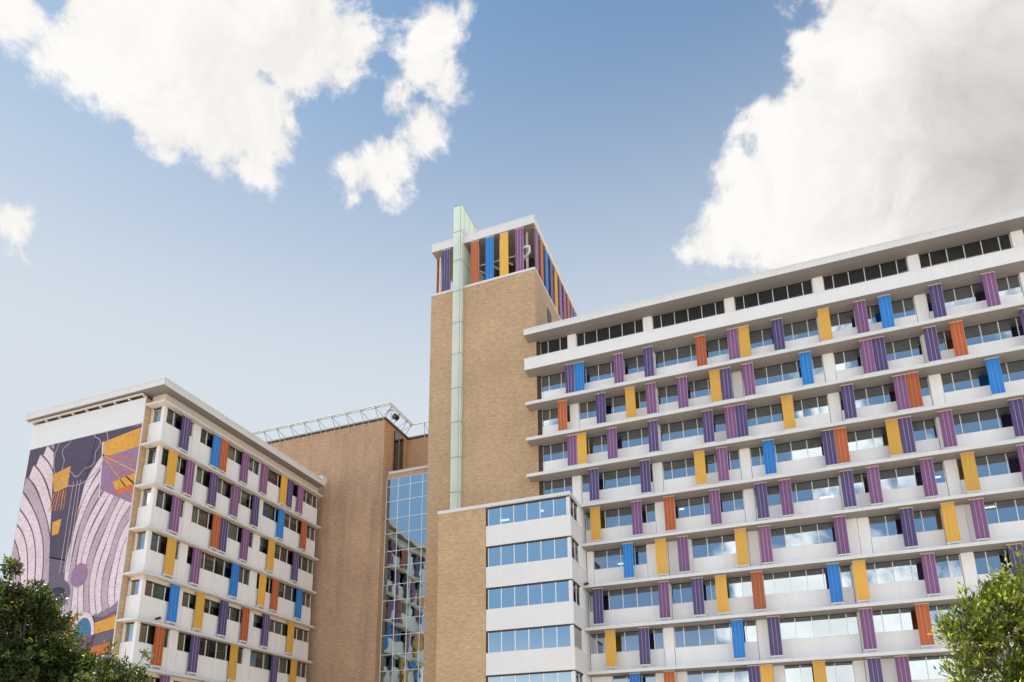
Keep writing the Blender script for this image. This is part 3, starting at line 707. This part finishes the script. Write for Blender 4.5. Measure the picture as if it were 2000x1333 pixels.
off=mathn(nt,'ADD',mathn(nt,'MULTIPLY',mathn(nt,'SUBTRACT',na.outputs['Fac'],.5),.10),mathn(nt,'MULTIPLY',mathn(nt,'SUBTRACT',nb.outputs['Fac'],.5),.05))
dens=mathn(nt,'ADD',best,off)
mask=N(nt,'ShaderNodeMapRange',interpolation_type='SMOOTHSTEP'); nt.links.new(dens,mask.inputs[0]); mask.inputs[1].default_value=-.006; mask.inputs[2].default_value=.018
# clouds in the rest of the sky (seen only in the glass), brightened to light the facade
nc=N(nt,'ShaderNodeTexNoise',i_Scale=3.4,i_Detail=9.,i_Roughness=.56,i_Distortion=.3); nt.links.new(dirv,nc.inputs['Vector'])
m2=N(nt,'ShaderNodeMapRange',interpolation_type='SMOOTHSTEP'); nt.links.new(nc.outputs['Fac'],m2.inputs[0]); m2.inputs[1].default_value=.535; m2.inputs[2].default_value=.60
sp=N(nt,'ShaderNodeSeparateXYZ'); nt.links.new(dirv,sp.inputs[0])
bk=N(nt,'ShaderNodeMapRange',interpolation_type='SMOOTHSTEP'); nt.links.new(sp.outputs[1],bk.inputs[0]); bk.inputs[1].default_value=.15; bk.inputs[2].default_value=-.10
mtot=mathn(nt,'MAXIMUM',mask.outputs[0],mathn(nt,'MULTIPLY',m2.outputs[0],bk.outputs[0]))
# cloud tone: bright rims, soft grey where the cloud is thick
thick=N(nt,'ShaderNodeMapRange',interpolation_type='SMOOTHSTEP'); nt.links.new(mathn(nt,'ADD',best,mathn(nt,'MULTIPLY',off,.35)),thick.inputs[0]); thick.inputs[1].default_value=.035; thick.inputs[2].default_value=.135
CW=(5.35,5.25,5.1,1); CG=(3.25,3.15,3.05,1)
vd=N(nt,'ShaderNodeVectorMath',operation='DISTANCE'); nt.links.new(dirv,vd.inputs[0]); vd.inputs[1].default_value=(.317,.727,.609)
gsh=N(nt,'ShaderNodeMapRange',interpolation_type='SMOOTHSTEP'); nt.links.new(mathn(nt,'ADD',vd.outputs['Value'],mathn(nt,'MULTIPLY',mathn(nt,'SUBTRACT',na.outputs['Fac'],.5),.12)),gsh.inputs[0]); gsh.inputs[1].default_value=.24; gsh.inputs[2].default_value=.03
t2=mathn(nt,'ADD',mathn(nt,'MULTIPLY',thick.outputs[0],.22),mathn(nt,'MULTIPLY',gsh.outputs[0],.85),True)
ccol=mixc(nt,t2,CW,CG)
tone=ramp(nt,na.outputs['Fac'],[(.38,(.92,.915,.905)),(.58,(1.04,1.035,1.03))]); ccol=mixc(nt,1.,ccol,tone,'MULTIPLY')
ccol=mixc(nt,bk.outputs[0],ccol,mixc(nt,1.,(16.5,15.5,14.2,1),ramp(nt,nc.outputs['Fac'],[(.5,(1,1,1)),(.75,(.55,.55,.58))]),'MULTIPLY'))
SKYGAIN=N(nt,'ShaderNodeMix'); 
skyc=mixc(nt,1.,sky.outputs[0],(.42,.65,.74,1),'MULTIPLY')
hz=N(nt,'ShaderNodeMapRange',interpolation_type='SMOOTHSTEP'); nt.links.new(sp.outputs[2],hz.inputs[0]); hz.inputs[1].default_value=.90; hz.inputs[2].default_value=.46; hz.inputs[3].default_value=0.; hz.inputs[4].default_value=.98
skyc=mixc(nt,hz.outputs[0],skyc,(3.85,4.2,4.55,1))
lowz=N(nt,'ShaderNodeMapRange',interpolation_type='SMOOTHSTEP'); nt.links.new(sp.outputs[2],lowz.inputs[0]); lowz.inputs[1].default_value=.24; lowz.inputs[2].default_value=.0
BKSKY_FILL=mixc(nt,lowz.outputs[0],(2.0,3.15,4.8,1),(10.5,10.0,9.3,1))  # unseen sky behind the camera, horizon brightened as added fill for the facade
skyc=mixc(nt,bk.outputs[0],skyc,BKSKY_FILL)
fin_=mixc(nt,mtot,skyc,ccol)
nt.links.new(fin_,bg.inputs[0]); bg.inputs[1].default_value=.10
nt.links.new(bg.outputs[0],out.inputs[0])
sl=bpy.data.lights.new('sun','SUN'); sl.energy=4.0; sl.angle=math.radians(.5); sl.color=(1,.94,.85)
so=bpy.data.objects.new('sun',sl); COL.objects.link(so); so.rotation_mode='QUATERNION'; so.rotation_quaternion=SUN.to_track_quat('Z','Y'); so.location=(0,0,80)

# ------------------------------------------------------------------ camera
R=[[0.9345416589968244,0.35571944543215905,-0.009775670863148983],[-0.10064364362613704,0.23786072668077152,-0.9660709765331256],[-0.3413249838453706,0.9038174322524705,0.25809165921944943]]
cam=bpy.data.cameras.new('camera'); co=bpy.data.objects.new('camera',cam); COL.objects.link(co)
M=Matrix.Identity(4)
for i in range(3): M[i][0]=R[0][i]; M[i][1]=-R[1][i]; M[i][2]=-R[2][i]
co.matrix_world=M
cam.sensor_width=36; cam.lens=1409.2/2000*36; cam.shift_y=(1164.12-666.5)/2000; cam.shift_x=0
cam.clip_end=3000; cam.clip_start=.1
sc.camera=co
sc.view_settings.view_transform='Standard'; sc.view_settings.look='None'; sc.view_settings.exposure=0.85; sc.view_settings.gamma=1
sc.cycles.max_bounces=8; sc.cycles.transparent_max_bounces=12
